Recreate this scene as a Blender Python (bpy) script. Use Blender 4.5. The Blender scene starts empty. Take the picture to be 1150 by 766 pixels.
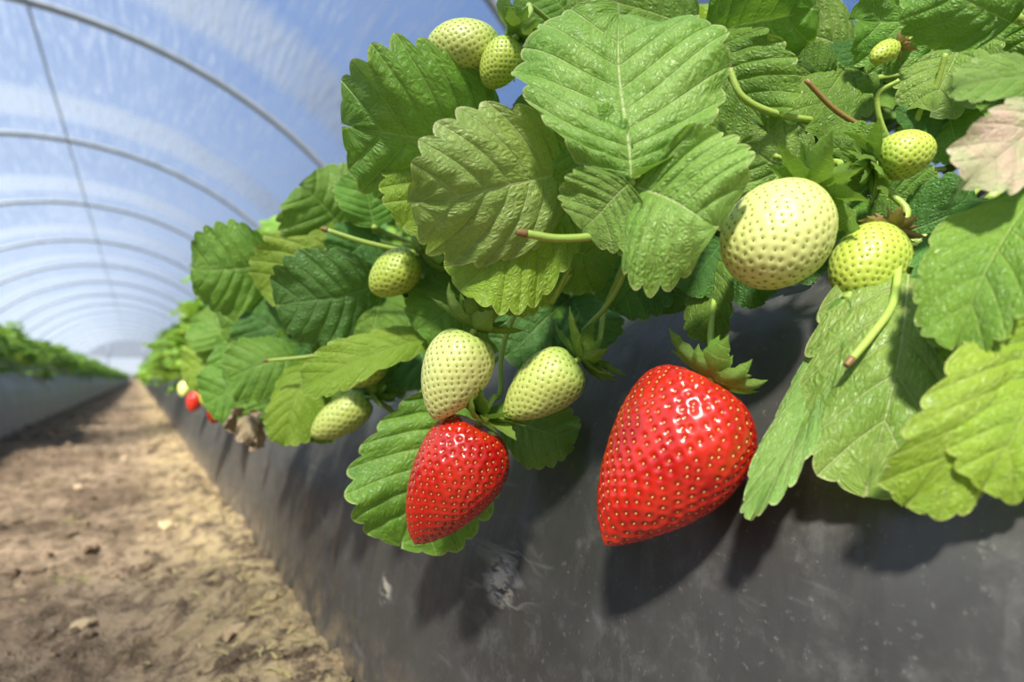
import bpy, math, random
import numpy as np
from mathutils import Vector, Matrix, noise

random.seed(7); rng=np.random.default_rng(7)
scene=bpy.context.scene
COL=scene.collection
try: scene.view_settings.view_transform='Standard'
except Exception: pass

# ------------------------------------------------------------------ camera
FPX=640.0
CAM=Vector((0,0,0.26))
TH=math.atan(0.656*math.cos(math.radians(3.75))); PH=math.radians(3.75)
F=Vector((math.sin(TH)*math.cos(PH),math.cos(TH)*math.cos(PH),math.sin(PH)))
R=Vector((math.cos(TH),-math.sin(TH),0)); U=R.cross(F)
def ray(px,py): return F+R*((px-575)/FPX)+U*((383-py)/FPX)

PROF=[(0.15,0.0),(0.158,.06),(.171,.14),(.193,.215),(.225,.28),(.262,.322),(.31,.346),(.38,.358),(.48,.362),(.62,.362)]
def xprof(z):
    if z<=0: return .15
    for (x0,z0),(x1,z1) in zip(PROF,PROF[1:]):
        if z<=z1+1e-9 and z1>z0: return x0+(x1-x0)*(z-z0)/(z1-z0)
    return 9.0
def bedD(px,py):
    r=ray(px,py); d=.08
    while d<3:
        p=CAM+r*d
        if p.x>=xprof(p.z): return d
        d+=.002
    return 3.0
def PT(px,py,D,clear=.012):
    D=min(D,bedD(px,py)-clear)
    return CAM+ray(px,py)*D

# ------------------------------------------------------------------ helpers
WL={}   # world locations of empties
def link(o): COL.objects.link(o); return o
def empty(name,loc,parent=None,**kw):
    o=bpy.data.objects.new(name,None); o.empty_display_size=.01
    o.location=Vector(loc)-(WL[parent.name] if parent else Vector((0,0,0)))
    if parent: o.parent=parent
    link(o); WL[o.name]=Vector(loc)
    for k,v in kw.items(): o[k]=v
    return o
def mk(name,verts,faces,mat,parent=None,M=None,smooth=True,uv=None,attrs=None,**kw):
    me=bpy.data.meshes.new(name)
    me.from_pydata([tuple(v) for v in verts],[],[tuple(f) for f in faces])
    if smooth: me.polygons.foreach_set('use_smooth',[True]*len(me.polygons))
    if uv is not None:
        l=me.uv_layers.new(name='UVMap')
        li=np.zeros(len(me.loops),dtype=np.int32); me.loops.foreach_get('vertex_index',li)
        l.data.foreach_set('uv',np.asarray(uv,dtype=np.float32)[li].ravel())
    if attrs:
        for k,a in attrs.items():
            at=me.attributes.new(k,'FLOAT','POINT'); at.data.foreach_set('value',np.asarray(a,dtype=np.float32))
    for m in (mat if isinstance(mat,list) else [mat]): me.materials.append(m)
    me.update()
    o=bpy.data.objects.new(name,me)
    M=M or Matrix.Identity(4)
    if parent:
        o.parent=parent; M=Matrix.Translation(-WL[parent.name])@M
    o.matrix_basis=M
    link(o)
    for k,v in kw.items(): o[k]=v
    return o

def catmull(pts,n=6):
    pts=[Vector(p) for p in pts]
    if len(pts)<3: 
        return [pts[0].lerp(pts[-1],i/n) for i in range(n+1)]
    P=[pts[0]*2-pts[1]]+pts+[pts[-1]*2-pts[-2]]
    out=[]
    for i in range(1,len(P)-2):
        a,b,c,d=P[i-1:i+3]
        for k in range(n):
            t=k/n
            out.append(.5*((2*b)+(c-a)*t+(2*a-5*b+4*c-d)*t*t+(3*b-a-3*c+d)*t**3))
    out.append(pts[-1]); return out
def tube_data(pts,r0,r1,n=8,seg=6,smoothpath=True):
    P=catmull(pts,seg) if smoothpath else [Vector(p) for p in pts]
    V=[];Fc=[];m=len(P)
    t0=(P[1]-P[0]).normalized()
    up=Vector((0,0,1)) if abs(t0.z)<.9 else Vector((1,0,0))
    x=t0.cross(up).normalized()
    for i,p in enumerate(P):
        t=(P[min(i+1,m-1)]-P[max(i-1,0)]).normalized()
        x=(x-t*x.dot(t)).normalized(); y=t.cross(x)
        r=r0+(r1-r0)*i/(m-1)
        for k in range(n):
            a=2*math.pi*k/n
            V.append(p+(x*math.cos(a)+y*math.sin(a))*r)
    for i in range(m-1):
        for k in range(n):
            Fc.append((i*n+k,i*n+(k+1)%n,(i+1)*n+(k+1)%n,(i+1)*n+k))
    V.append(P[0]);V.append(P[-1]); c0=len(V)-2;c1=len(V)-1
    for k in range(n):
        Fc.append((c0,(k+1)%n,k)); Fc.append((c1,(m-1)*n+k,(m-1)*n+(k+1)%n))
    return V,Fc

# ------------------------------------------------------------------ materials
class NT:
    def __init__(s,name):
        s.m=bpy.data.materials.new(name); s.m.use_nodes=True; s.t=s.m.node_tree; s.t.nodes.clear()
        s.out=s.n('ShaderNodeOutputMaterial')
    def n(s,typ,**kw):
        nd=s.t.nodes.new(typ)
        for k,v in kw.items(): setattr(nd,k,v)
        return nd
    def set(s,inp,v):
        if hasattr(v,'is_output'): s.t.links.new(v,inp)
        else:
            if isinstance(v,(tuple,list)) and inp.type=='RGBA' and len(v)==3: v=(*v,1)
            inp.default_value=v
    def math(s,op,a,b=0.0,c=0.0,clamp=False):
        nd=s.n('ShaderNodeMath',operation=op,use_clamp=clamp); s.set(nd.inputs[0],a); s.set(nd.inputs[1],b); s.set(nd.inputs[2],c); return nd.outputs[0]
    def mix(s,f,a,b,blend='MIX'):
        nd=s.n('ShaderNodeMix',data_type='RGBA',blend_type=blend); s.set(nd.inputs[0],f); s.set(nd.inputs[6],a); s.set(nd.inputs[7],b); return nd.outputs[2]
    def sstep(s,x,a,b,o0=0.0,o1=1.0):
        nd=s.n('ShaderNodeMapRange',interpolation_type='SMOOTHSTEP'); s.set(nd.inputs[0],x)
        for i,v in enumerate((a,b,o0,o1)): s.set(nd.inputs[i+1],v)
        return nd.outputs[0]
    def noise(s,vec,scale,detail=3,rough=.5,dist=0):
        nd=s.n('ShaderNodeTexNoise'); s.set(nd.inputs['Vector'],vec); nd.inputs['Scale'].default_value=scale; nd.inputs['Detail'].default_value=detail
        nd.inputs['Roughness'].default_value=rough; nd.inputs['Distortion'].default_value=dist; return nd.outputs['Fac']
    def coord(s,k='Object'): return s.n('ShaderNodeTexCoord').outputs[k]
    def mapping(s,vec,scale=(1,1,1),rot=(0,0,0)):
        nd=s.n('ShaderNodeMapping'); s.set(nd.inputs[0],vec); nd.inputs['Scale'].default_value=scale; nd.inputs['Rotation'].default_value=rot; return nd.outputs[0]
    def bump(s,h,strength=.5,dist=.001,normal=None):
        nd=s.n('ShaderNodeBump'); s.set(nd.inputs['Height'],h); nd.inputs['Strength'].default_value=strength; nd.inputs['Distance'].default_value=dist
        if normal: s.set(nd.inputs['Normal'],normal)
        return nd.outputs[0]
    def princ(s,**kw):
        nd=s.n('ShaderNodeBsdfPrincipled')
        for k,v in kw.items(): s.set(nd.inputs[k.replace('_',' ')],v)
        return nd.outputs[0]
    def surf(s,sh): s.t.links.new(sh,s.out.inputs['Surface'])

def leaf_mat(name,c1,c2,vein,trans=(.42,.66,.05),tf=.31,blotch=None,rough=.40):
    T=NT(name); uv=T.coord('UV'); sep=T.n('ShaderNodeSeparateXYZ'); T.set(sep.inputs[0],uv)
    u,v=sep.outputs[0],sep.outputs[1]
    fr=T.math('FRACT',T.math('ADD',u,.5)); d=T.math('ABSOLUTE',T.math('SUBTRACT',fr,.5))
    vm=T.sstep(d,.006,.045,1,0); mm=T.sstep(v,.006,.03,1,0); vm=T.math('MAXIMUM',vm,mm)
    oc=T.coord('Object'); oi=T.n('ShaderNodeObjectInfo')
    big=T.noise(oc,28,3,.6)
    wob=T.n('ShaderNodeTexNoise'); T.set(wob.inputs['Vector'],oc); wob.inputs['Scale'].default_value=120; wob.inputs['Detail'].default_value=2
    vs=T.n('ShaderNodeVectorMath',operation='MULTIPLY_ADD'); T.set(vs.inputs[0],wob.outputs['Color']); vs.inputs[1].default_value=(1.1,1.1,0); T.set(vs.inputs[2],T.mapping(uv,(3.0,13,1)))
    vor=T.n('ShaderNodeTexVoronoi',feature='DISTANCE_TO_EDGE'); T.set(vor.inputs['Vector'],vs.outputs[0]); vor.inputs['Scale'].default_value=1.0
    ve=T.sstep(vor.outputs['Distance'],0.0,.5)
    line=T.sstep(vor.outputs['Distance'],.0,.09,1,0)
    v2=T.n('ShaderNodeTexVoronoi',feature='DISTANCE_TO_EDGE'); T.set(v2.inputs['Vector'],vs.outputs[0]); v2.inputs['Scale'].default_value=2.6
    l2=T.sstep(v2.outputs['Distance'],.0,.14,1,0)
    col=T.mix(T.sstep(big,.32,.68),c1,c2)
    col=T.mix(T.math('MULTIPLY',line,.40),col,tuple(x*.5 for x in c1))
    col=T.mix(T.math('MULTIPLY',l2,.20),col,tuple(x*.5 for x in c1))
    if blotch:
        b=T.sstep(T.noise(oc,22,4,.6,.6),.42,.6); col=T.mix(b,col,blotch)
    col=T.mix(T.math('MULTIPLY',vm,.65),col,vein)
    edge=T.sstep(v,.965,1.0); col=T.mix(T.math('MULTIPLY',edge,.6),col,tuple(min(1,x) for x in (vein[0]*1.1,vein[1]*.97,vein[2])))
    hs=T.n('ShaderNodeHueSaturation'); T.set(hs.inputs['Value'],T.math('ADD',.92,T.math('MULTIPLY',oi.outputs['Random'],.3)))
    T.set(hs.inputs['Hue'],T.math('ADD',.487,T.math('MULTIPLY',oi.outputs['Random'],.018))); T.set(hs.inputs['Color'],col); hs.inputs['Saturation'].default_value=1.0; col=hs.outputs[0]
    h=T.math('ADD',T.math('MULTIPLY',ve,1.0),T.math('MULTIPLY',T.math('SUBTRACT',1,vm),1.0))
    h=T.math('ADD',h,T.math('MULTIPLY',T.noise(oc,600,3,.6),.3)); h=T.math('SUBTRACT',h,T.math('MULTIPLY',l2,.2))
    nb=T.bump(h,.68,.0008)
    p=T.princ(Base_Color=col,Roughness=rough,Specular_IOR_Level=.5,Normal=nb)
    tr=T.n('ShaderNodeBsdfTranslucent'); T.set(tr.inputs[0],T.mix(.5,col,trans)); T.set(tr.inputs[1],nb)
    mx=T.n('ShaderNodeMixShader'); mx.inputs[0].default_value=tf; T.set(mx.inputs[1],p); T.set(mx.inputs[2],tr.outputs[0])
    T.surf(mx.outputs[0]); return T.m
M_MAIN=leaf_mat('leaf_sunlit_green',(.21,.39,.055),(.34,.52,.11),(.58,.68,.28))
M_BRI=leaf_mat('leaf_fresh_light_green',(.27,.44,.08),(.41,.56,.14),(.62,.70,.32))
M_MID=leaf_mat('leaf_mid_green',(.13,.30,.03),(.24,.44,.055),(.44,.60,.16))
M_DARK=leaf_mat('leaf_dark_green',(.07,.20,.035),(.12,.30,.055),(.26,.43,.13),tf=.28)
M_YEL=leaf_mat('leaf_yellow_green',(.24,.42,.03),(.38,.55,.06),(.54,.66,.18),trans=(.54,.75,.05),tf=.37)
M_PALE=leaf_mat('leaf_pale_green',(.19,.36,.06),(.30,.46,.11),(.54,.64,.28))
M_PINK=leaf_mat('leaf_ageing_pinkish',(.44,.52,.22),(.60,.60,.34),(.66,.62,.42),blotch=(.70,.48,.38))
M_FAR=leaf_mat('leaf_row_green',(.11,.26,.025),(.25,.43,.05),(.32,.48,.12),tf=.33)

def stem_mat(name,c1,c2,ss=.1):
    T=NT(name); oc=T.coord(); c=T.mix(T.noise(oc,60,3),c1,c2)
    T.surf(T.princ(Base_Color=c,Roughness=.45,Subsurface_Weight=ss,Subsurface_Scale=.002,Normal=T.bump(T.noise(oc,1200,2),.4,.0004))); return T.m
M_STEM=stem_mat('green_stem',(.28,.42,.06),(.45,.58,.12))
M_STEMR=stem_mat('reddish_stem',(.28,.24,.06),(.36,.15,.06))
M_SEPAL=leaf_mat('sepal_green',(.22,.43,.05),(.34,.56,.09),(.50,.66,.18),tf=.35)
M_DRY=stem_mat('dry_brown_tissue',(.50,.36,.15),(.30,.18,.06),0)
M_CUT=stem_mat('brown_cut_tip',(.30,.18,.06),(.16,.08,.03),0)

def berry_mat(name,kind):
    T=NT(name); at=T.n('ShaderNodeAttribute',attribute_name='t').outputs['Fac']; pit=T.n('ShaderNodeAttribute',attribute_name='pit').outputs['Fac']
    oc=T.coord(); nz=T.noise(oc,60,3)
    if kind=='red':
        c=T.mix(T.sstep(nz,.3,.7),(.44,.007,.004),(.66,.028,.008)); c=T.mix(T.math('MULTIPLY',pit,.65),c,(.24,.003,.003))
        rough=.27; coat=.55; ss=.05; ssc=(1,.15,.08)
    elif kind=='white':
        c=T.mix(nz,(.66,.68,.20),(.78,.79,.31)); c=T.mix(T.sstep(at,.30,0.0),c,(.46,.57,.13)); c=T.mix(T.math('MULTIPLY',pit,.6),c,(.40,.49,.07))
        rough=.42; coat=.1; ss=.06; ssc=(.9,.9,.3)
    elif kind=='pale':
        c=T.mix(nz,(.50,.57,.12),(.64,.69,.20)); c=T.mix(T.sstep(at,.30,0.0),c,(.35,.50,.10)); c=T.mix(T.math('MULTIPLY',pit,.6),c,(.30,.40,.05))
        rough=.42; coat=.1; ss=.06; ssc=(.9,.9,.3)
    else:
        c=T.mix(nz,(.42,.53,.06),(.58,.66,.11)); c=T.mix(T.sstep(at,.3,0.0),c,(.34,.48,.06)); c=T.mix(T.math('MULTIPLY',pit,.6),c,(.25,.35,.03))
        rough=.42; coat=.1; ss=.06; ssc=(.8,.9,.3)
    T.surf(T.princ(Base_Color=c,Roughness=rough,Coat_Weight=coat,Coat_Roughness=.10,Subsurface_Weight=ss,Subsurface_Radius=ssc,Subsurface_Scale=.003,
       Normal=T.bump(T.noise(oc,500,2,.6),.10,.0005)))
    return T.m
BM={k:berry_mat('berry_flesh_'+k,k) for k in('red','white','pale','green')}
def simple(name,col,rough=.5,**kw):
    T=NT(name); oc=T.coord(); c=T.mix(T.noise(oc,200,2),col,tuple(x*.7 for x in col)); T.surf(T.princ(Base_Color=c,Roughness=rough,**kw)); return T.m
SM={'red':simple('seed_yellow',(.76,.46,.10),.35),'white':simple('seed_olive',(.22,.22,.03),.5),'green':simple('seed_green',(.15,.18,.02),.5)}
SM['pale']=SM['white']

# ------------------------------------------------------------------ leaflet
def sst(a,b,x):
    t=np.clip((x-a)/(b-a),0,1); return t*t*(3-2*t)
def leaflet_geo(L,W,seed,N=8,sub=6,nr=9,fold=.12,arch=.08,wave=.06,quilt=.045,curl=.1,tipc=0.0,eyp=.76):
    rs=np.random.default_rng(seed)
    q=np.linspace(0,1,N*sub+1); r=np.linspace(-1,1,2*nr+1)
    Q,RR=np.meshgrid(q,r,indexing='ij'); A=np.abs(RR); sg=np.sign(RR)
    ph=np.pi*Q
    p1,p2,p3,p4=rs.uniform(0,6.28,4)
    ex=W/2*np.power(np.clip(np.sin(ph),0,1),.66)*(1+.03*np.sin(Q*9+p4+sg)); ey=L*np.power(.5*(1-np.cos(ph)),eyp)
    my=L*.93*np.power(Q,1.60)
    fq=(Q*N)%1
    d1=np.abs(((fq+.5)%1)-.5)*2
    dep=.10*sst(.05,.2,Q)
    jit=1+.2*np.sin(np.floor(Q*N+.5)*5.1+seed+sg)
    ef=1.03-dep*jit*np.power(d1,2.2)
    rr=A*(1+(ef-1)*np.power(A,2.5))
    x=sg*ex*rr; y=my+(ey-my)*rr - L*.12*np.sin(np.pi*A)*(1-Q)*Q
    groove=np.power(np.abs(np.sin(np.pi*Q*N)),.6)
    z=quilt*W*groove*np.power(A,.4)*(1-.5*A)*sst(0,.10,Q)*(1-.4*sst(.85,1,Q))*(.85+.3*np.sin(Q*13+A*3+p4))
    k2=.14*quilt*W*groove
    z+=k2*np.sin(A*17+np.sin(np.floor(Q*N)*2.3+p2)*3.0+p1+sg)*sst(.02,.2,A)*(1-.4*A)
    z+=fold*np.sqrt(x*x+(W*.02)**2)
    yn=y/L
    z+=arch*L*4*yn*(1-yn)
    z-=curl*W*(2*np.abs(x)/W)**2
    z-=tipc*L*sst(.6,1.1,yn)**2
    z+=wave*W*A**2*(np.sin(Q*11+p1+sg*1.3)+.5*np.sin(Q*23+p2*sg))
    z+=.06*W*np.sin(x/W*5+p3)*np.sin(yn*4+p1)
    x=x+wave*W*.4*np.sin(yn*5+p2)*yn
    n1,n2=Q.shape
    V=np.stack([x,y,z],-1).reshape(-1,3)
    idx=np.arange(n1*n2).reshape(n1,n2)
    Fc=np.stack([idx[:-1,:-1],idx[:-1,1:],idx[1:,1:],idx[1:,:-1]],-1).reshape(-1,4)
    UV=np.stack([Q*N,A],-1).reshape(-1,2)
    return V,Fc,UV
def frame(base,tip,normal):
    y=(tip-base).normalized(); z=(normal-y*normal.dot(y)).normalized(); x=y.cross(z)
    return Matrix(((x.x,y.x,z.x,base.x),(x.y,y.y,z.y,base.y),(x.z,y.z,z.z,base.z),(0,0,0,1)))
SEED=[100]
def add_leaflet(parent,base,tip,normal,W,mat,hi=True,**kw):
    SEED[0]+=1
    L=(tip-base).length
    kw.pop('N',None)
    V,Fc,UV=leaflet_geo(L,W,SEED[0],N=9 if L>.05 else 8,sub=12 if hi else 8,nr=20 if hi else 7,**kw)
    return mk('leaflet',V,Fc,mat,parent,frame(base,tip,normal),uv=UV)

# ------------------------------------------------------------------ plants (hand-placed ones)
crowns=[Vector((.43,.06,.36)),Vector((.43,.27,.36)),Vector((.42,.50,.36)),Vector((.41,.76,.36)),Vector((.40,-.12,.36))]
plab=["leafy strawberry plant with bright ribbed leaves over black plastic",
 "strawberry plant with sunlit trifoliate leaf and hanging red fruit",
 "strawberry plant with yellowish-green toothed leaves beside unripe fruit",
 "strawberry plant with dark rounded leaves spilling toward the dirt path",
 "strawberry plant with broad drooping leaves against the black plastic"]
plants=[]
for c,l in zip(crowns,plab):
    e=empty('strawberry_plant',c,label=l,category='strawberry plant',group='strawberry plants in the raised bed'); plants.append(e)
    a,b=tube_data([(0,0,-.02),(0,0,.01),(.003,0,.03)],.014,.009,8,3); mk('crown',a,b,M_DRY,e,Matrix.Translation(c))

def petiole(leaf,pts,r=.0014,mat=None):
    a,b=tube_data(pts,r*1.25,r*.8,8,6); return mk('petiole',a,b,mat or M_STEM,leaf)
def leaf_hand(pi,leafs,pet=True,via=None):
    b0=leafs[0]; node=PT(b0[0],b0[1],b0[2])
    lf=empty('leaf',node,plants[pi])
    for l in leafs:
        bx,by,bD,tx,ty,tD,w,roll,mat=l[:9]; kw=dict(l[9]) if len(l)>9 else {}
        base=PT(bx,by,bD); tip=PT(tx,ty,tD)
        ax=(tip-base).normalized(); mid=(base+tip)/2
        n=(CAM-mid); n=(n-ax*n.dot(ax)).normalized(); n=Matrix.Rotation(math.radians(roll),3,ax)@n
        Wd=w/FPX*(bD+tD)/2
        add_leaflet(lf,base,tip,n,Wd,mat,**kw)
        if (base-node).length>.004: petiole(lf,[base,(base+node)/2,node],.001)
    if pet:
        c=crowns[pi]
        m=[PT(*v) for v in via] if via else []
        last=m[-1] if m else node
        mid=(last+c)/2+Vector((.0,.0,.03))
        petiole(lf,[node]+m+[mid,c])
    return lf
# the large sunlit leaf
leaf_hand(1,[(708,204,.200, 690,18,.225, 232,10,M_MAIN,dict(arch=.10,fold=.20,curl=.16,quilt=.055,eyp=.66)),
             (711,206,.200, 810,258,.188, 196,-14,M_MAIN,dict(arch=.12,fold=.22,quilt=.055,eyp=.68,curl=.14)),
             (706,208,.199, 652,258,.200, 112,8,M_MAIN,dict(arch=.10,fold=.2,quilt=.055,eyp=.68,curl=.14)),
             (704,204,.206, 640,160,.215, 110,0,M_MID,dict(arch=.10,fold=.2,eyp=.7))],via=[(716,225,.23),(735,262,.26)])
# left rugose leaf pair
leaf_hand(2,[(648,192,.240, 458,224,.212, 164,-8,M_BRI,dict(arch=.14,curl=.16,quilt=.055)),
             (642,232,.25, 515,322,.235, 130,14,M_YEL,dict(arch=.10,quilt=.05)),
             (655,190,.26, 600,105,.275, 110,20,M_MID)],via=[(672,215,.25)])
leaf_hand(2,[(562,145,.29, 384,142,.27, 180,-16,M_MID,dict(arch=.18,fold=.2,quilt=.05)),
             (556,150,.29, 450,252,.275, 120,20,M_YEL,dict())])
leaf_hand(2,[(605,265,.26, 548,340,.25, 105,-10,M_YEL),(600,262,.27,690,300,.27,95,10,M_MID)])
# left cluster
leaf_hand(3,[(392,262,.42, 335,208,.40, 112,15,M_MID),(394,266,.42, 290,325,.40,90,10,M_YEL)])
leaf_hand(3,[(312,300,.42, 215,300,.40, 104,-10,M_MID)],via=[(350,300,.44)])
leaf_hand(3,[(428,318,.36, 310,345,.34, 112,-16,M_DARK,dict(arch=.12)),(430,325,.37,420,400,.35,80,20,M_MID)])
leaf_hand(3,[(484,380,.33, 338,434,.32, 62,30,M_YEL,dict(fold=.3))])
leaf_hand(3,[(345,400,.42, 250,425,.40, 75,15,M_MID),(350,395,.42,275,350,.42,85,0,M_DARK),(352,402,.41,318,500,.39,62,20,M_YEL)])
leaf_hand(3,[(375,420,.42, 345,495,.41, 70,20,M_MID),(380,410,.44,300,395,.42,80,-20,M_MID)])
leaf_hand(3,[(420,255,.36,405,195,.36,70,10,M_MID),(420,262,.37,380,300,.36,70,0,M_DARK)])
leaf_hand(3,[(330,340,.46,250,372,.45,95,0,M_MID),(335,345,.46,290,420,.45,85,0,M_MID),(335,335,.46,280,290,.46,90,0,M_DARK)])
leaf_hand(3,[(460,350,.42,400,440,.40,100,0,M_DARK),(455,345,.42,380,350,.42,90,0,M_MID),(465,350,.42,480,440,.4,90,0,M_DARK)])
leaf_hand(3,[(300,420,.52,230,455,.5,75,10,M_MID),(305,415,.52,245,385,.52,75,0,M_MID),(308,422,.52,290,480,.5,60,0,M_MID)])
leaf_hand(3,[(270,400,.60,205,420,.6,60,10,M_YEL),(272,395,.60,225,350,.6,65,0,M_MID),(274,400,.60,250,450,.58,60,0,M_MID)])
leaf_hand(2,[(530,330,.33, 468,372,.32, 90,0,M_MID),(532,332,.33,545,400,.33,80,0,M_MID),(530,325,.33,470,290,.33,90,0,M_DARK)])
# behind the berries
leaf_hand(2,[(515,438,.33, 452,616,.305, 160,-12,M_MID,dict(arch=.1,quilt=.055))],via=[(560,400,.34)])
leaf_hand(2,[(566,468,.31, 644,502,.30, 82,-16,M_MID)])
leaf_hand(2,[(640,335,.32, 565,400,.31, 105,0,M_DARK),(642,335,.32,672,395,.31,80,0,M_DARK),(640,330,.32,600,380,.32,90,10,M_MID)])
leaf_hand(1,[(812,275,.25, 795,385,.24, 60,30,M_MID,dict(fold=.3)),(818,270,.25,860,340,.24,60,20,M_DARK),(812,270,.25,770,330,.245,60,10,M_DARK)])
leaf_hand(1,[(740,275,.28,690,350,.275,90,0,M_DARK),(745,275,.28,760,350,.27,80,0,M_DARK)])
# right side hanging leaves
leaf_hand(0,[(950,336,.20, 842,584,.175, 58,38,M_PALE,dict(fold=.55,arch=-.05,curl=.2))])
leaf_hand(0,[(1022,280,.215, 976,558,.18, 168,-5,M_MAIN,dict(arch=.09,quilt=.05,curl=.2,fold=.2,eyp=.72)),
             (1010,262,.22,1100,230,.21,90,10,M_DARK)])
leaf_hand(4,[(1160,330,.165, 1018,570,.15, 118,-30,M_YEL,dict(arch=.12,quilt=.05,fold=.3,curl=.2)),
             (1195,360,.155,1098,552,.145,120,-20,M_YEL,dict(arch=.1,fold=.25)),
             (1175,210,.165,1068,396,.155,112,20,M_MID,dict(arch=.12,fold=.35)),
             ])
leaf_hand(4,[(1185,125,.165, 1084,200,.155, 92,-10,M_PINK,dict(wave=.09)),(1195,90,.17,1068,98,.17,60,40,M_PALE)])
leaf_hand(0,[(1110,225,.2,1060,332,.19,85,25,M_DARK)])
leaf_hand(4,[(1170,300,.19,1100,420,.18,120,10,M_MID),(1175,300,.19,1160,450,.17,110,10,M_MID)])
# top edge
leaf_hand(1,[(790,40,.26, 915,5,.25,150,20,M_MID),(780,30,.27,640,-10,.27,120,20,M_MID),(785,45,.26,862,150,.25,120,0,M_MID)])
leaf_hand(0,[(955,60,.27,840,20,.26,120,20,M_MAIN),(958,62,.27,905,145,.25,100,0,M_MID)])
leaf_hand(0,[(1080,30,.24,960,20,.24,110,10,M_MID),(1085,35,.24,1045,130,.235,90,0,M_MAIN),(1090,28,.24,1160,80,.23,120,0,M_MID)])
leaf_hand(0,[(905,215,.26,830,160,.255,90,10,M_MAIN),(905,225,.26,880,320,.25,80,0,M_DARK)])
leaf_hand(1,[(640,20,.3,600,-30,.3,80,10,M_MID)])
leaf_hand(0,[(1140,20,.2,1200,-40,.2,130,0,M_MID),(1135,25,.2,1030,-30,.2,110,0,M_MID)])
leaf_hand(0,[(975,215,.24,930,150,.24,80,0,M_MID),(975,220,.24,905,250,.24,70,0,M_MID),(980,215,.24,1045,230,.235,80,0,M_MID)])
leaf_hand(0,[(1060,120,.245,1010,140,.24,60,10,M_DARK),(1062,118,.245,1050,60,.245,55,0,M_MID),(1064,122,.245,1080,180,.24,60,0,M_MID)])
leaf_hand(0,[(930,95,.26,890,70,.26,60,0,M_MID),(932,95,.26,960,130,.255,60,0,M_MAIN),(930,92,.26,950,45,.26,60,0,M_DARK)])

# random inner foliage on the hand-built plants
def trifol(pi,node,dirv,nrm,size,mat,rs,hi=False):
    lf=empty('leaf',node,plants[pi])
    dirv=dirv.normalized(); nrm=(nrm-dirv*nrm.dot(dirv)).normalized()
    for ang,s in ((0,1.0),(68,.92),(-68,.92)):
        Rm=Matrix.Rotation(math.radians(ang+rs.uniform(-8,8)),3,nrm)
        dd=Rm@dirv; dd=(dd-nrm*rs.uniform(-.1,.35)).normalized()
        add_leaflet(lf,node+dd*.002,node+dd*size*s,nrm+dd*.15,size*s*rs.uniform(.9,1.05),mat,hi=hi,
            fold=rs.uniform(.05,.3),arch=rs.uniform(.03,.12),curl=rs.uniform(0,.2))
    c=crowns[pi]; mid=(node+c)/2+Vector((0,0,.035))
    petiole(lf,[node,mid,c],.0015,M_STEMR if rs.random()<.3 else M_STEM)
rs=random.Random(3)
NLEAF=[38,32,26,38,16]
for pi in range(5):
    c=crowns[pi]; k=0; tries=0
    far=pi==3; RM=.30 if far else .19
    while k<NLEAF[pi] and tries<600:
        tries+=1
        a=rs.uniform(0,2*math.pi); rad=rs.uniform(.03,RM)
        x=c.x+math.cos(a)*rad; y=c.y+math.sin(a)*rad
        z=.36+rs.uniform(.04,.24)*(1-.5*rad/RM)
        if far:
            if x<.13 or y<.60: continue
            if x<.25: z-=(.25-x)*rs.uniform(.3,1.3)
        elif x<(.315 if pi!=2 else .285): continue
        if y<.0 and x<.4: continue
        out=Vector((math.cos(a),math.sin(a),0)); dirv=(out+Vector((0,0,rs.uniform(-.6,.3)))).normalized()
        nrm=Vector((-.45+.4*out.x,-.4+.4*out.y,.8))
        nd=Vector((x,y,z)); rel=nd-CAM; dpt=rel.dot(F)
        if dpt>0:
            px=575+FPX*rel.dot(R)/dpt; py=383-FPX*rel.dot(U)/dpt
            if px<620 and py<130 and pi==2: continue
        trifol(pi,nd,dirv,nrm,rs.uniform(.045,.065) if pi<2 else rs.uniform(.05,.075),rs.choice([M_MID,M_DARK,M_MID,M_MAIN,M_YEL]),rs); k+=1

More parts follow.
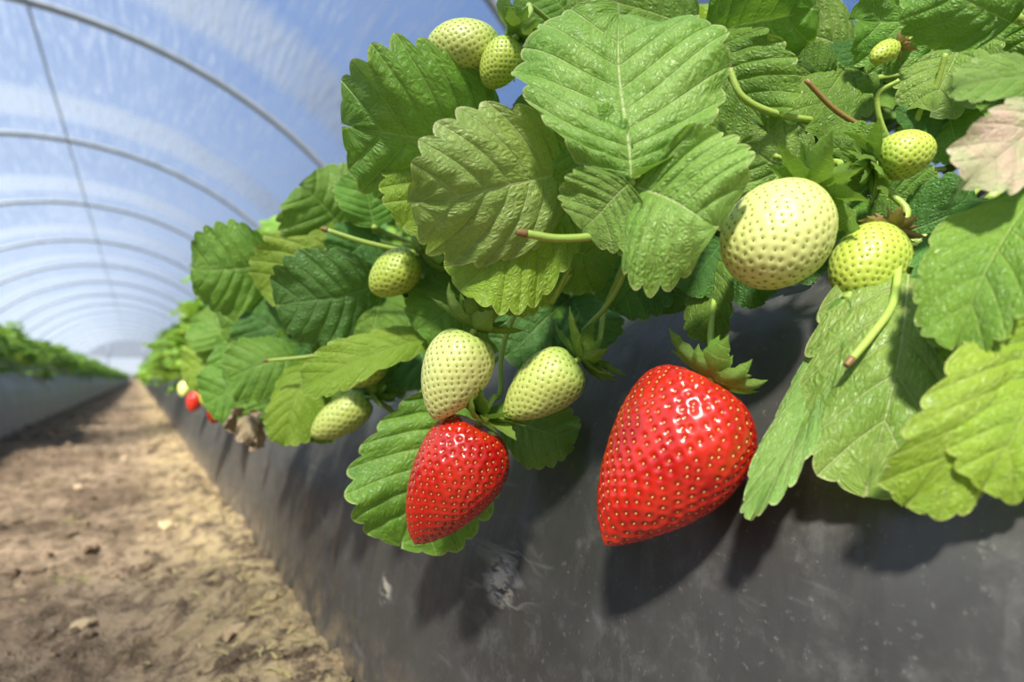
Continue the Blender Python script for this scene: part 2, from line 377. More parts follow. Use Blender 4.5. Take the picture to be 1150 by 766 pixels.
# ------------------------------------------------------------------ berries
def berry_geo(L,Wd,n,seed,shape,pitd,ns=110,na=150,bend=0.0,raised=False):
    rs=np.random.default_rng(seed)
    p,e=shape; tm=p/(p+e); nm=tm**p*(1-tm)**e
    ph=rs.uniform(0,6.28,5)
    prof=lambda t:Wd/2*np.power(np.clip(t,0,1),p)*np.power(np.clip(1-t,0,1),e)/nm
    def surf(t,a):
        r=prof(t)
        r=r*(1+.025*np.cos(2*a+ph[0])*np.sin(np.pi*t)+.025*np.cos(3*a+ph[1])*(1-t)+.008*np.sin(5*a+7*t+ph[3])+.005*np.sin(11*t-3*a+ph[4]))
        r=r*(1+np.sign(bend)*min(1,abs(bend)*12)*.16*np.cos(a)*np.exp(-((t-.20)/.22)**2))
        x=r*np.cos(a)+bend*L*np.sin(np.pi*t)**2; y=r*np.sin(a)
        z=-L*t-.03*L*np.exp(-(t/.02)**2)
        return np.stack([x,y,z],-1)
    def nrm(t,a):
        h=1e-3
        t1=np.clip(t+h,1e-4,1-1e-4);t0=np.clip(t-h,1e-4,1-1e-4)
        dt=surf(t1,a)-surf(t0,a); da=surf(t,a+h)-surf(t,a-h)
        nn=np.cross(da,dt); l=np.linalg.norm(nn,axis=-1,keepdims=True)
        return nn/np.maximum(l,1e-12)
    tt=np.linspace(0.0005,.9995,400)
    rr=prof(tt)
    ds=np.hypot(np.gradient(rr),np.gradient(tt*L)); cum=np.cumsum(rr*ds); cum/=cum[-1]
    k=np.arange(n); fr=np.clip((k+.5+rs.normal(0,.6,n))/n,.002,.998)
    st=np.interp(fr,cum,tt); keep=(st>.02); sa=k*2.399963+rs.normal(0,.035,n)
    st=st[keep];sa=sa[keep]
    sp=surf(st,sa); sn=nrm(st,sa)
    area=2*np.pi*np.sum(rr*ds); space=math.sqrt(area/n)
    s=np.linspace(0,1,ns); T=np.clip(.5*(1-np.cos(np.pi*s)),1e-4,1-1e-4); Aa=np.linspace(0,2*np.pi,na,endpoint=False)
    TT,AA=np.meshgrid(T,Aa,indexing='ij')
    P=surf(TT,AA).reshape(-1,3); Nn=nrm(TT,AA).reshape(-1,3)
    if np.mean(np.sum(Nn*(P-np.array([0,0,-L*.45])),-1))<0: Nn=-Nn
    if np.mean(np.sum(sn*(sp-np.array([0,0,-L*.45])),-1))<0: sn=-sn
    dm=np.full(len(P),9.0)
    for i in range(len(sp)):
        dd=np.sum((P-sp[i])**2,-1); dm=np.minimum(dm,dd)
    dm=np.sqrt(dm)/space
    pit=np.exp(-(dm/(.24 if raised else .29))**2)
    P=P+Nn*((-pitd*pit+ (.06 if raised else .10)*np.clip(dm-.2,0,.5))*space)[:,None]
    idx=np.arange(ns*na).reshape(ns,na); nx=np.roll(idx,-1,1)
    Fc=np.stack([idx[:-1],idx[1:],nx[1:],nx[:-1]],-1).reshape(-1,4).tolist()
    Fc.append(idx[0].tolist()); Fc.append(idx[-1][::-1].tolist())
    SV=[];SF=[]
    lat=[(-.5*math.pi+math.pi*i/4) for i in range(5)]
    kx,ky,kz=(.10,.165,.09) if raised else (.085,.14,.07)
    for i in range(len(sp)):
        n_=sn[i]; down=np.array([0,0,-1.0]); tdir=down-n_*np.dot(down,n_); tdir/=max(np.linalg.norm(tdir),1e-6); b=np.cross(n_,tdir)
        c=sp[i]-n_*(pitd*.85*space); base=len(SV)
        for li in lat:
            for kk in range(7):
                az=2*math.pi*kk/7
                X=math.cos(li)*math.cos(az)*kx*space*(1-.3*math.sin(li)); Y=math.sin(li)*ky*space; Z=math.cos(li)*math.sin(az)*kz*space
                SV.append(c+b*X+tdir*Y+n_*Z)
        for r_ in range(4):
            for kk in range(7):
                SF.append((base+r_*7+kk,base+r_*7+(kk+1)%7,base+(r_+1)*7+(kk+1)%7,base+(r_+1)*7+kk))
    return P,Fc,TT.reshape(-1),pit,np.array(SV),SF
def calyx_geo(ls,n,seed,e0,e1,wd=.20):
    rs=random.Random(seed); V=[];Fc=[];UV=[]
    for layer in range(2):
        m_=n if layer==0 else n-1
        for k in range(m_):
            az=2*math.pi*(k+.5*layer+rs.uniform(-.25,.25))/m_; l=ls*rs.uniform(.75,1.2)*(1 if layer==0 else .8); w=l*wd*rs.uniform(.85,1.2)
            a0=e0+rs.uniform(-12,12)+layer*22; a1=e1+rs.uniform(-45,45)+layer*15
            rdir=Vector((math.cos(az),math.sin(az),0)); tdir=Vector((-math.sin(az),math.cos(az),0)); p=Vector((0,0,.0015+.001*layer))+rdir*ls*.05
            base=len(V); NS=10; tw=rs.uniform(-.9,.9)
            for i in range(NS+1):
                u=i/NS; el=math.radians(a0+(a1-a0)*u)
                d=rdir*math.cos(el)+Vector((0,0,1))*math.sin(el); nn=-rdir*math.sin(el)+Vector((0,0,1))*math.cos(el)
                ww=w*max(0,math.sin(math.pi*min(1,.18+.82*u**.9)))**1.0*(1+.15*math.sin(u*25))
                t2=tdir*math.cos(tw*u)+nn*math.sin(tw*u)
                for j,s_ in enumerate((-1,-.5,0,.5,1)):
                    V.append(p+t2*ww*s_+nn*(abs(s_)*.4*ww)); UV.append((u*5,abs(s_)))
                p=p+d*(l/NS)
            for i in range(NS):
                for j in range(4):
                    a=base+i*5+j; Fc.append((a,a+1,a+6,a+5))
    return V,Fc,UV
def strawberry(top,tip,Wd,kind,label,n=180,shape=(.38,.62),pitd=None,cal=(.5,9,10,50),stem=None,seed=0,cmat=None,stemr=.0012,lo=False,bend=0.0,group='strawberries on the plants'):
    e=empty('strawberry',top,label=label,category='strawberry',group=group)
    raised=kind!='red'
    if pitd is None: pitd=.10 if raised else .15
    L=(tip-top).length; z=(top-tip).normalized(); x=(R-z*R.dot(z)).normalized(); y=z.cross(x)
    M=Matrix(((x.x,y.x,z.x,top.x),(x.y,y.y,z.y,top.y),(x.z,y.z,z.z,top.z),(0,0,0,1)))
    P,Fc,t,pit,SV,SF=berry_geo(L,Wd,n,seed,shape,pitd,*((60,80) if lo else (200,280)),bend=bend,raised=raised)
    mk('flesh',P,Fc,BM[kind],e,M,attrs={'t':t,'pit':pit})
    mk('seeds',SV,SF,SM[kind],e,M,kind='stuff')
    fr,nn,e0,e1=cal
    a,b,uv=calyx_geo(Wd*fr,nn,seed+5,e0,e1)
    mk('calyx',a,b,cmat or M_SEPAL,e,M,uv=uv)
    if stem:
        pts=[top-z*.03*L]+[top+z*.012]+stem
        a,b=tube_data(pts,stemr*1.25,stemr,8,6); mk('stem',a,b,M_STEM,e)
    return e
def SB(tx,ty,tD,bx,by,bD,w,kind,label,stem=(),**kw):
    top=CAM+ray(tx,ty)*tD; tip=CAM+ray(bx,by)*bD
    return strawberry(top,tip,w/FPX*(tD+bD)/2,kind,label,stem=[PT(*s) for s in stem] if stem else None,seed=int(tx+ty),**kw)
SB(796,430,.212,680,612,.205,154,'red',"large glossy red ripe strawberry hanging against black plastic",n=600,shape=(.32,.76),bend=.035,stem=[(798,385,.225),(806,310,.25),(815,250,.27)],cal=(.42,10,-5,55))
SB(539,474,.262,466,611,.262,102,'red',"smaller ripe red strawberry hanging over a dark leaf",n=480,shape=(.36,.74),bend=.025,stem=[(562,440,.275),(566,385,.28),(605,305,.28),(650,280,.3)],cal=(.55,9,0,40))
SB(531,374,.255,487,471,.252,76,'white',"pale creamy unripe strawberry with green sepals above ripe fruit",n=380,shape=(.36,.68),stem=[(555,345,.26),(600,300,.27)],cal=(.75,10,10,60))
SB(648,405,.26,566,468,.258,68,'pale',"small pale green unripe strawberry with spread sepals",n=360,shape=(.36,.70),stem=[(680,345,.275),(705,285,.27),(712,250,.28)],cal=(.88,10,0,50))
SB(907,219,.205,836,310,.195,114,'white',"plump creamy white unripe strawberry among green stems",n=440,shape=(.46,.48),stem=[(940,200,.22),(1000,195,.24),(1060,190,.25)],cal=(.6,10,-5,30))
SB(1000,262,.21,948,330,.203,76,'green',"green unripe strawberry with dry brown sepals",n=320,shape=(.44,.52),stem=[(992,205,.22),(998,160,.24)],cal=(.44,9,-20,10),cmat=M_DRY)
SB(985,184,.215,1050,162,.21,54,'green',"small yellow-green unripe strawberry pointing sideways from its stem",n=240,shape=(.42,.54),stem=[(940,182,.23),(890,190,.24),(860,215,.25)],cal=(.95,10,-10,50))
SB(562,54,.262,480,48,.258,54,'pale',"pale green unripe strawberry resting among upper leaves",n=300,shape=(.42,.54),stem=[(600,55,.28),(660,140,.30)],cal=(.8,9,5,50))
SB(578,44,.25,546,98,.255,44,'green',"small green unripe strawberry beside a paler one",n=260,shape=(.42,.54),stem=[(600,10,.28),(660,60,.32)],cal=(1.15,10,0,70))
SB(468,288,.315,417,328,.31,50,'green',"small green unripe strawberry partly covered by leaves",n=240,shape=(.42,.58),stem=[(500,280,.34)],cal=(1.1,9,0,50))
SB(415,447,.395,350,490,.385,42,'pale',"pale unripe strawberry hanging low on the bed side",n=200,shape=(.38,.58),stem=[(430,420,.42),(450,380,.43)],cal=(.9,8,5,40))
SB(432,400,.38,385,430,.37,40,'green',"little green strawberry hidden under leaves",n=110,shape=(.42,.6),stem=[(450,380,.4)],cal=(.5,8,5,30))
SB(1006,52,.235,980,66,.23,24,'green',"tiny green strawberry beneath upper leaves",n=110,shape=(.45,.55),stem=[(1040,30,.26)],cal=(.8,8,-20,30),cmat=M_DRY)

# picked-off stems with brown cut ends (parts of their plants)
def cutstem(pi,pts,r=.0018):
    e=empty('fruit_stalk',PT(*pts[0]),plants[pi]); w=[PT(*p) for p in pts]
    a,b=tube_data(w,r,r*1.1,10,6); mk('stalk',a,b,M_STEM,e)
    d=(w[0]-w[1]).normalized(); a,b=tube_data([w[0]-d*.001,w[0]+d*.0012,w[0]+d*.0025],r*1.1,r*.75,10,3); mk('dry_tip',a,b,M_CUT,e)
cutstem(2,[(588,262,.19),(630,268,.196),(680,262,.205),(720,240,.23)],.0014)
cutstem(3,[(366,258,.32),(410,272,.325),(455,282,.335),(500,290,.36)],.0014)
cutstem(0,[(955,405,.178),(980,375,.182),(1003,340,.188),(1010,290,.20)],.0012)
cutstem(0,[(818,75,.24),(835,110,.24),(880,130,.245),(940,138,.26)],.0014)
cutstem(3,[(300,405,.38),(350,400,.38),(400,390,.38),(440,375,.4)],.0012)
for pi,pts in ((0,[(1010,90,.235),(985,110,.24),(1000,160,.245),(1040,190,.26)]),(0,[(870,175,.235),(900,185,.24),(950,178,.245),(1010,182,.26)]),
               (0,[(1062,60,.23),(1050,100,.235),(1030,135,.24),(1040,180,.26)]),(2,[(640,300,.25),(620,340,.26),(640,310,.27),(680,270,.28)]),(1,[(712,262,.24),(700,310,.25),(680,345,.26),(655,372,.268)]),
               (0,[(905,90,.235),(940,125,.24),(985,150,.245),(1040,170,.26)])):
    e=empty('fruit_stalk',PT(*pts[0]),plants[pi]); a,b=tube_data([PT(*p) for p in pts],.0010,.0013,8,8); mk('stalk',a,b,M_STEM if pi!=0 or pts[0][0]!=905 else M_STEMR,e)

# ------------------------------------------------------------------ far plants
def foliage(seed,nleaf=60,side=-1):
    rs=random.Random(seed); V=[];Fc=[];UV=[];MI=[]
    def put(v,f,uv,mi):
        b=len(V); V.extend([tuple(x) for x in v]); Fc.extend([tuple(int(i)+b for i in ff) for ff in f]); UV.extend([tuple(x) for x in uv]); MI.extend([mi]*len(f))
    for k in range(nleaf):
        a=rs.uniform(0,2*math.pi); rad=.26*math.sqrt(rs.uniform(.02,1))
        x=math.cos(a)*rad; y=math.sin(a)*rad*.85
        z=.03+rs.uniform(.05,.21)*(1-(rad/.28)**2*.6)
        if side*x>.1: z-=(abs(x)-.1)*rs.uniform(.1,1.7)
        node=Vector((x,y,z)); out=Vector((math.cos(a),math.sin(a),0))
        dirv=(out+Vector((0,0,rs.uniform(-.7,.4)))).normalized(); nrm=Vector((out.x*.5,out.y*.5,.8)); nrm=(nrm-dirv*nrm.dot(dirv)).normalized()
        size=rs.uniform(.05,.072)
        for ang,s in ((0,1.0),(68,.9),(-68,.9)):
            dd=Matrix.Rotation(math.radians(ang+rs.uniform(-10,10)),3,nrm)@dirv; dd=(dd-nrm*rs.uniform(-.1,.4)).normalized()
            v,f,uv=leaflet_geo(size*s,size*s*.95,rs.randint(0,9999),N=6,sub=4,nr=3,fold=rs.uniform(.05,.35),arch=.08)
            Mx=frame(node,node+dd*size,nrm+dd*.1)
            A=np.array(Mx); v=v@A[:3,:3].T+A[:3,3]; put(v,f,uv,0)
        pv,pf=tube_data([node,node*.5+Vector((0,0,.03)),Vector((0,0,0))],.0016,.002,5,3)
        put(pv,pf,[(0.5,.5)]*len(pv),1)
    me=bpy.data.meshes.new('strawberry_plant'); me.from_pydata(V,[],Fc)
    me.polygons.foreach_set('use_smooth',[True]*len(Fc)); me.polygons.foreach_set('material_index',MI)
    l=me.uv_layers.new(name='UVMap'); li=np.zeros(len(me.loops),dtype=np.int32); me.loops.foreach_get('vertex_index',li)
    l.data.foreach_set('uv',np.array(UV,dtype=np.float32)[li].ravel()); me.materials.append(M_FAR); me.materials.append(M_STEM); me.update(); return me
FM=[foliage(s) for s in (11,12,13,14)]
rs=random.Random(9)
def row(x,y0,y1,step,flip,lab,grp,sc=1.0):
    y=y0
    while y<y1:
        o=bpy.data.objects.new('strawberry_plant',rs.choice(FM)); o.location=(x+rs.uniform(-.02,.02),y,.357)
        s=rs.uniform(.88,1.12)*sc; o.scale=(s,s,s); o.rotation_euler=(0,0,(math.pi if flip else 0)+rs.uniform(-.5,.5))
        o['label']=lab; o['category']='strawberry plant'; o['group']=grp; link(o); y+=step*rs.uniform(.9,1.1)*(1+y*.012)
row(.335,1.02,44,.25,False,"bushy green strawberry plant in the long black-covered bed","strawberry plants in the raised bed")
row(-.66,2.6,44,.24,True,"bushy green strawberry plant in the bed across the dirt path","strawberry plants across the path",.78)

# small fruits on the farther plants
fl=[(CAM+ray(249,446)*.58,'red',.020),(CAM+ray(238,432)*.75,'green',.022),(CAM+ray(222,440)*.9,'red',.024),(CAM+ray(262,436)*.56,'white',.018),(CAM+ray(210,428)*1.3,'white',.028)]
for i,(top,k,s) in enumerate(fl):
    strawberry(top,top+Vector((-.008,-.005,-1.3*s)),s,k,"%s strawberry hanging from a plant further along the row"%{'red':'small red ripe','green':'small green','white':'small pale unripe'}[k],
      n=90,lo=True,stem=[top+Vector((.03,0,.05)),Vector((.27,top.y,.39))],seed=40+i)
def dryleaf(loc,s,seed,par=None,tilt=0):
    V,Fc,UV=leaflet_geo(s,s*.7,seed,N=6,sub=4,nr=4,fold=.5,arch=.25,wave=.18,curl=.4)
    M=Matrix.Translation(loc)@Matrix.Rotation(seed*1.7,4,'Z')@Matrix.Rotation(tilt,4,'X')
    return mk('dried_leaf',V,Fc,M_DRYLEAF,None,M,uv=UV,label="curled withered tan strawberry leaf",category='dried leaf',group='dried leaves')
M_DRYLEAF=leaf_mat('withered_leaf',(.56,.42,.24),(.72,.56,.35),(.46,.30,.16),trans=(.4,.25,.1),tf=.15)
for i,(px,py,D) in enumerate([(272,458,.46),(290,462,.45),(268,470,.46),(284,478,.45),(298,472,.44),(278,466,.43),(1010,302,.205),(1014,288,.205),(975,344,.20)]):
    dryleaf(PT(px,py,D),.022 if i<6 else .009,30+i,tilt=-1.2)

# ------------------------------------------------------------------ raised beds
def bed_mat(name,ca,cb,rb=.40):
    T=NT(name); oc=T.coord()
    long_=T.noise(T.mapping(oc,(8,5,8)),1.0,3,.5,.4)
    fine=T.noise(T.mapping(oc,(30,60,20),(.3,.2,0)),1.0,4,.6)
    wr=T.noise(T.mapping(oc,(5,22,5),(.35,0,0)),1.0,3,.5,.8)
    spk=T.noise(oc,300,3,.7); dust=T.noise(oc,8,5,.65,.4); dust2=T.noise(oc,45,5,.7,.3)
    c=T.mix(T.sstep(dust,.3,.7),ca,cb)
    c=T.mix(T.math('MULTIPLY',T.sstep(dust2,.5,.75),.35),c,(.17,.165,.155))
    c=T.mix(T.math('MULTIPLY',T.sstep(spk,.60,.75),.35),c,(.24,.23,.21))
    sub=T.n('ShaderNodeVectorMath',operation='DISTANCE'); T.set(sub.inputs[0],oc); sp=CAM+ray(562,654)*bedD(562,654); sub.inputs[1].default_value=sp
    sp2=CAM+ray(432,662)*bedD(432,662); sub2=T.n('ShaderNodeVectorMath',operation='DISTANCE'); T.set(sub2.inputs[0],oc); sub2.inputs[1].default_value=sp2
    crn=T.noise(T.mapping(oc,(20,14,55),(1.1,0,.2)),1.0,3,.55,.8); ridge=T.math('SUBTRACT',1,T.math('MULTIPLY',T.math('ABSOLUTE',T.math('SUBTRACT',crn,.5)),16),0,True)
    near=T.sstep(sub.outputs['Value'],.004,.045,1,0)
    rays=T.math('MULTIPLY',ridge,near)
    blot=T.sstep(T.noise(T.mapping(oc,(120,60,160),(.8,0,0)),1.0,6,.75),.47,.54)
    k=T.math('MAXIMUM',T.sstep(sub.outputs['Value'],.004,.018,1,0),T.sstep(sub2.outputs['Value'],.003,.016,.8,0))
    c=T.mix(T.math('MULTIPLY',k,blot),c,(.56,.50,.40))
    c=T.mix(T.math('MULTIPLY',rays,.45),c,(.32,.31,.29))
    low=T.n('ShaderNodeSeparateXYZ'); T.set(low.inputs[0],oc)
    soil=T.math('MULTIPLY',T.sstep(low.outputs[2],.08,.0),T.sstep(T.noise(oc,40,5,.7),.40,.65)); c=T.mix(T.math('MULTIPLY',soil,.8),c,(.34,.25,.15))
    sc=T.noise(T.mapping(oc,(300,10,10),(0,.5,.3)),1.0,2,.5); scr=T.sstep(sc,.68,.75); c=T.mix(T.math('MULTIPLY',scr,.3),c,(.24,.235,.225))
    h=T.math('ADD',T.math('MULTIPLY',long_,.8),T.math('MULTIPLY',fine,.07)); h=T.math('ADD',h,T.math('MULTIPLY',wr,.38)); h=T.math('ADD',h,T.math('MULTIPLY',rays,.05))
    nb=T.bump(h,.34,.02); nb=T.bump(spk,.2,.0005,nb)
    T.surf(T.princ(Base_Color=c,Roughness=T.sstep(dust2,.3,.7,rb-.06,rb+.12),Specular_IOR_Level=.6,Specular_Tint=(1,.95,.87),Normal=nb)); return T.m
MB=bed_mat('black_plastic_mulch',(.040,.039,.037),(.074,.071,.067))
MB2=bed_mat('plastic_mulch_grey_sky_sheen',(.26,.255,.25),(.36,.35,.34),.5)  # lighter grey mulch copy: sky reflection painted into the base colour
def bed(name,prof,y0,y1,label,seed,mat):
    pts=[]
    for (a,b),(c,d) in zip(prof,prof[1:]):
        for i in range(5): pts.append((a+(c-a)*i/5,b+(d-b)*i/5))
    pts.append(prof[-1])
    ys=[];y=y0
    while y<y1: ys.append(y); y+=.008 if y<1.2 else .008+(y-1.2)*.05
    ys.append(y1); V=[];n=len(pts)
    for y in ys:
        for x,z in pts:
            k=noise.noise(Vector((x*3+seed,y*2.2,z*5)))*.006+noise.noise(Vector((x*14,y*9+z*14,z*16+seed)))*.0018+noise.noise(Vector((x*9,y*38+z*22,z*9+seed)))*.0013
            V.append((x+k*(1 if z<.35 else .1),y,z+k*.3 if z>.001 else -.02))
    Fc=[(i*n+j,i*n+j+1,(i+1)*n+j+1,(i+1)*n+j) for i in range(len(ys)-1) for j in range(n-1)]
    Fc.append(tuple(range(n))[::-1]); b=(len(ys)-1)*n; Fc.append(tuple(range(b,b+n)))
    return mk(name,V,Fc,mat,label=label,category='raised bed',group='raised beds')
full=PROF[:-1]+[(.66,.362),(.76,.355),(.83,.33),(.875,.28),(.905,.2),(.93,.1),(.945,0)]
bed('raised_bed',full,-.6,46,"long raised soil bed wrapped in black plastic beside a dirt path",1,MB)
bed('raised_bed',[(-x-.30,z) for x,z in full],-.6,46,"long plastic-covered raised bed across the dirt path",5,MB2)

# ------------------------------------------------------------------ ground
def ground_mat():
    T=NT('sandy_soil'); oc=T.coord()
    n1=T.noise(oc,3.5,6,.65,.5); n2=T.noise(oc,26,6,.75,.3); n3=T.noise(oc,150,4,.7)
    sx=T.n('ShaderNodeSeparateXYZ'); T.set(sx.inputs[0],oc)
    c=T.mix(T.sstep(n1,.36,.60),(.19,.135,.092),(.36,.265,.18)); c=T.mix(T.sstep(n2,.46,.60,.0,.8),c,(.10,.07,.046)); c=T.mix(T.sstep(n3,.55,.75,0,.45),c,(.52,.42,.31))
    far=T.sstep(sx.outputs[0],-.05,-.35); c=T.mix(T.math('MULTIPLY',far,.4),c,(.13,.09,.06))  # painted shade: soil darkened toward the left bed
    nearbed=T.sstep(sx.outputs[0],-.04,.13)
    c=T.mix(T.math('MULTIPLY',nearbed,T.sstep(n2,.58,.42)),c,(.50,.38,.21))  # straw tan and sunlit brightness by the right bed, painted into the soil
    g=T.math('MULTIPLY',T.sstep(T.noise(oc,7,4,.7),.57,.69),T.sstep(T.noise(oc,70,3),.45,.6)); c=T.mix(T.math('MULTIPLY',g,.4),c,(.24,.25,.07))
    nb=T.bump(T.math('ADD',n2,T.math('MULTIPLY',n3,.5)),.9,.018)
    T.surf(T.princ(Base_Color=c,Roughness=.95,Specular_IOR_Level=.1,Normal=nb)); return T.m
MG=ground_mat()
xs=[-9,-6,-4,-2.5,-1.6,-1.1,-.8]+list(np.linspace(-.6,.2,160))+[.4,.8,1.5,3,5,8]
ys=[-3,-1.5,-.6,-.1];y=.2
while y<70: ys.append(y); y+=max(.006,(y-.3)*.016)
ys.append(70)
V=[]
def gh(x,y):
    w=1 if -.62<x<.22 else .3
    z=noise.fractal(Vector((x*7,y*7,0)),1,2,4)*.012+noise.fractal(Vector((x*38,y*38,3)),1,2,3)*.009
    z+=.02*sst(-.0,.15,abs(x+.15)-.14)
    return float(z*w)
for y in ys:
    for x in xs: V.append((x,y,gh(x,y)))
n=len(xs); Fc=[(i*n+j,i*n+j+1,(i+1)*n+j+1,(i+1)*n+j) for i in range(len(ys)-1) for j in range(n-1)]
mk('floor',V,Fc,MG,kind='structure',label="rough sandy brown soil path between the beds",category='ground')
import bmesh
V=[];Fc=[]
bm=bmesh.new(); bmesh.ops.create_icosphere(bm,subdivisions=2,radius=1); bm.verts.ensure_lookup_table()
iv=[v.co.copy() for v in bm.verts]; ifc=[[v.index for v in f.verts] for f in bm.faces]; bm.free()
rs=random.Random(21)
for k in range(2200):
    y=.4+rs.random()**2*5; x=rs.uniform(-.5,.16); s=rs.choice([.0015,.002,.002,.003,.003,.004,.005,.008])*rs.uniform(.6,1.2)*(1+.15*y); z=gh(x,y)
    off=Vector((rs.uniform(0,50),rs.uniform(0,50),0)); b=len(V)
    sx,sy,sz=rs.uniform(.8,1.4),rs.uniform(.8,1.4),rs.uniform(.4,.8)
    for v in iv:
        q=v*(1+.8*noise.noise(v*1.9+off)); V.append((x+q.x*s*sx,y+q.y*s*sy,z+q.z*s*sz))
    Fc.extend([[i+b for i in f] for f in ifc])
mk('soil_clods',V,Fc,MG,smooth=False,kind='stuff',label="loose clods and crumbs of dry sandy soil",category='soil')
V=[];Fc=[]
for k in range(420):
    y=.4+rs.random()**1.5*4; x=.14-abs(rs.gauss(0,.05)) if rs.random()<.9 else rs.uniform(-.45,.1)
    l=rs.uniform(.005,.020); a=rs.uniform(0,3.14); z=gh(x,y)+.002; b=len(V); w=rs.uniform(.0004,.0015)
    d=Vector((math.cos(a),math.sin(a),rs.uniform(-.1,.15))); s_=Vector((-d.y,d.x,0))*w
    p=Vector((x,y,z)); V+= [p-s_,p+s_,p+d*l*.5+s_*.9+Vector((0,0,.002)),p+d*l*.5-s_*.9+Vector((0,0,.002)),p+d*l+s_*.4,p+d*l-s_*.4]
    Fc+=[(b,b+1,b+2,b+3),(b+3,b+2,b+4,b+5)]
M_STRAW=simple('straw_crumbs',(.54,.45,.19),.7)
mk('plant_debris',V,Fc,M_STRAW,kind='stuff',label="yellowish straw and leaf crumbs scattered on the soil",category='plant debris')
for i,(x,y) in enumerate([(-.2,.9),(-.05,.75),(.05,1.1),(-.3,1.3),(-.12,1.7),(.08,.62),(-.35,.8),(-.02,2.2)]):
    dryleaf(Vector((x,y,gh(x,y)+.004)),.018+.005*(i%3),50+i,tilt=.1)

# ------------------------------------------------------------------ polytunnel
tun=empty('polytunnel',(-.70,20,0),label="arched polytunnel of clear plastic film over grey steel hoops",category='polytunnel')
A0,H0,XC=2.9,2.78,-.70
def film_mat(name,base,amp,cl,edge=False):
    T=NT(name); uv=T.coord('UV')
    st=T.noise(T.mapping(uv,(26,1.7,1)),1.0,5,.7,.5); st2=T.noise(T.mapping(uv,(2,.3,1)),1.0,2,.5); st3=T.noise(T.mapping(uv,(80,2.6,1),(0,0,.12)),1.0,3,.6,.3)
    f=T.math('ADD',T.math('MULTIPLY',T.sstep(st,.47,.70),amp*.8),T.math('MULTIPLY',T.sstep(st2,.3,.7),amp*.3)); f=T.math('ADD',f,T.math('MULTIPLY',T.sstep(st3,.52,.70),amp*1.1))
    f=T.math('ADD',f,base,clamp=True)
    if edge:
        at=T.n('ShaderNodeAttribute',attribute_name='band').outputs['Fac']; f=T.math('MULTIPLY',f,T.sstep(at,0,.6))
    tr=T.n('ShaderNodeBsdfTransparent'); tr.inputs[0].default_value=(.96,.98,1,1)
    tl=T.n('ShaderNodeBsdfTranslucent'); tl.inputs[0].default_value=(*cl,1)
    df=T.n('ShaderNodeBsdfDiffuse'); df.inputs[0].default_value=(*cl,1)
    m1=T.n('ShaderNodeMixShader'); m1.inputs[0].default_value=.3; T.set(m1.inputs[1],tl.outputs[0]); T.set(m1.inputs[2],df.outputs[0])
    m2=T.n('ShaderNodeMixShader'); T.set(m2.inputs[0],f); T.set(m2.inputs[1],tr.outputs[0]); T.set(m2.inputs[2],m1.outputs[0]); T.surf(m2.outputs[0]); return T.m
MF=film_mat('polythene_film',.25,.36,(.27,.32,.40)); MF2=film_mat('polythene_double_layer',.46,.40,(.34,.385,.45),True); MF3=film_mat('polythene_gable',.5,.3,(.32,.36,.42))
hoopy=[4.8+2.65*i for i in range(-3,16)]
def arc(a,h,n=64): return [(XC+a*math.cos(math.pi*(1-i/n)),h*math.sin(math.pi*(1-i/n))) for i in range(n+1)]
def sheet(name,y0,y1,ny,da,mat,**kw):
    V=[];UV=[];BD=[];ys=np.linspace(y0,y1,ny+1); ar=arc(A0+.03-da,H0+.03-da); m_=len(ar)
    for j,y in enumerate(ys):
        sag=.03*math.sin(math.pi*(((y-4.8)/2.65)%1))**2
        for i,(x,z) in enumerate(ar):
            s=1-sag/A0*.8+ .004*noise.noise(Vector((i*.8,y*1.5,0)))
            wob=.05*noise.noise(Vector((i*.35,y0,3))) if ny<10 else 0
            V.append((XC+(x-XC)*s,y+wob,z*s)); UV.append((i/m_*9,y)); BD.append(min(j,ny-j)/(ny/2))
    Fc=[(i*m_+j,i*m_+j+1,(i+1)*m_+j+1,(i+1)*m_+j) for i in range(ny) for j in range(m_-1)]
    return mk(name,V,Fc,mat,tun,uv=UV,attrs={'band':BD},**kw)
sheet('film_cover',-4,46,150,0,MF,label="clear wrinkled plastic film")
for hy in hoopy:
    if hy-.5>-3: sheet('film_overlap_band',hy-1.35,hy-.30,6,.012,MF2,label="whitish doubled strip of film")
T_=simple('galvanised_steel',(.24,.28,.34),.5,Metallic=.3)
for hy in hoopy:
    a,b=tube_data([(x,hy,z) for x,z in arc(A0-.015,H0-.015,56)],.031,.031,10,1,False); mk('hoop',a,b,T_,tun)
a,b=tube_data([(XC,-4,H0-.05),(XC,20,H0-.055),(XC,46,H0-.05)],.008,.008,8,8); mk('ridge_rail',a,b,T_,tun)
for xx in (XC-A0+.03,XC+A0-.03):
    a,b=tube_data([(xx,-4,.35),(xx,20,.35),(xx,46,.35)],.012,.012,8,4); mk('side_rail',a,b,T_,tun)
for xx in (XC-1.0,XC+1.0):
    a,b=tube_data([(xx,45.9,0),(xx,45.9,1.2),(xx,45.9,2.6)],.05,.05,8,2); mk('end_post',a,b,T_,tun)
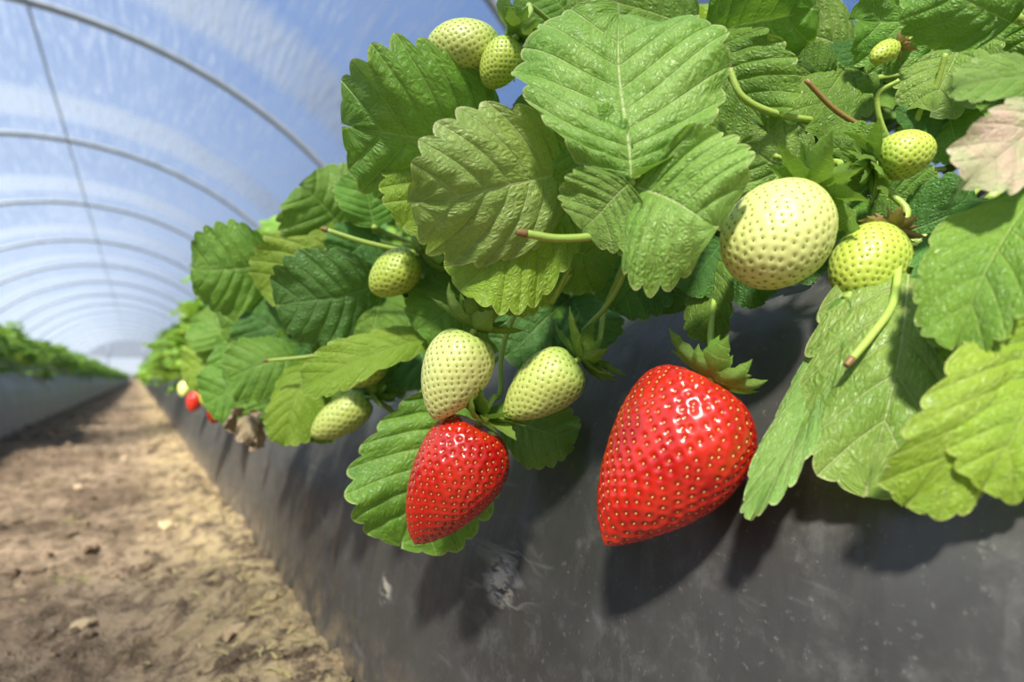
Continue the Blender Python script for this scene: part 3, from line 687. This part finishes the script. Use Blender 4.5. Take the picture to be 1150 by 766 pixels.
a,b=tube_data([(XC-2.4,45.9,1.7),(XC,45.9,1.7),(XC+2.4,45.9,1.7)],.05,.05,8,2); mk('end_crossbar',a,b,T_,tun)
V=[];ar=[p for p in arc(A0,H0,40) if p[1]>=1.65]
for x,z in ar: V+=[(x,45.95,z),(x,45.95,1.7)]
Fc=[(2*i,2*i+2,2*i+3,2*i+1) for i in range(len(ar)-1)]
mk('gable_film',V,Fc,MF3,tun,uv=[(v[0]*3,v[2]) for v in V])

# ------------------------------------------------------------------ light
w=bpy.data.worlds.new('sky'); scene.world=w; w.use_nodes=True; nt=w.node_tree; nt.nodes.clear()
tc=nt.nodes.new('ShaderNodeTexCoord'); sp=nt.nodes.new('ShaderNodeSeparateXYZ'); nt.links.new(tc.outputs['Generated'],sp.inputs[0])
cr=nt.nodes.new('ShaderNodeValToRGB'); nt.links.new(sp.outputs[2],cr.inputs[0])
el=cr.color_ramp.elements; el[0].position=0; el[0].color=(.30,.26,.2,1); el[1].position=1; el[1].color=(.13,.25,.56,1)
for p,c in ((.01,(.75,.82,.92,1)),(.12,(.44,.56,.78,1)),(.45,(.15,.29,.62,1))):
    x=el.new(p); x.color=c
bg=nt.nodes.new('ShaderNodeBackground'); nt.links.new(cr.outputs[0],bg.inputs[0]); bg.inputs[1].default_value=1.05
wo=nt.nodes.new('ShaderNodeOutputWorld'); nt.links.new(bg.outputs[0],wo.inputs[0])
sd=bpy.data.lights.new('sun','SUN'); sd.energy=19; sd.angle=math.radians(5); sd.color=(1,.94,.82)
so=bpy.data.objects.new('sun',sd); link(so); so.location=(-3,-2,5)
so.rotation_euler=Vector((-.52,-.54,.74)).to_track_quat('Z','Y').to_euler()

cd=bpy.data.cameras.new('camera'); cam=bpy.data.objects.new('camera',cd); link(cam)
cd.sensor_width=36; cd.lens=36*FPX/1150; cd.clip_start=.01; cd.clip_end=300
cam.matrix_world=Matrix(((R.x,U.x,-F.x,CAM.x),(R.y,U.y,-F.y,CAM.y),(R.z,U.z,-F.z,CAM.z),(0,0,0,1)))
cd.dof.use_dof=True; cd.dof.focus_distance=.235; cd.dof.aperture_fstop=7.0
scene.camera=cam
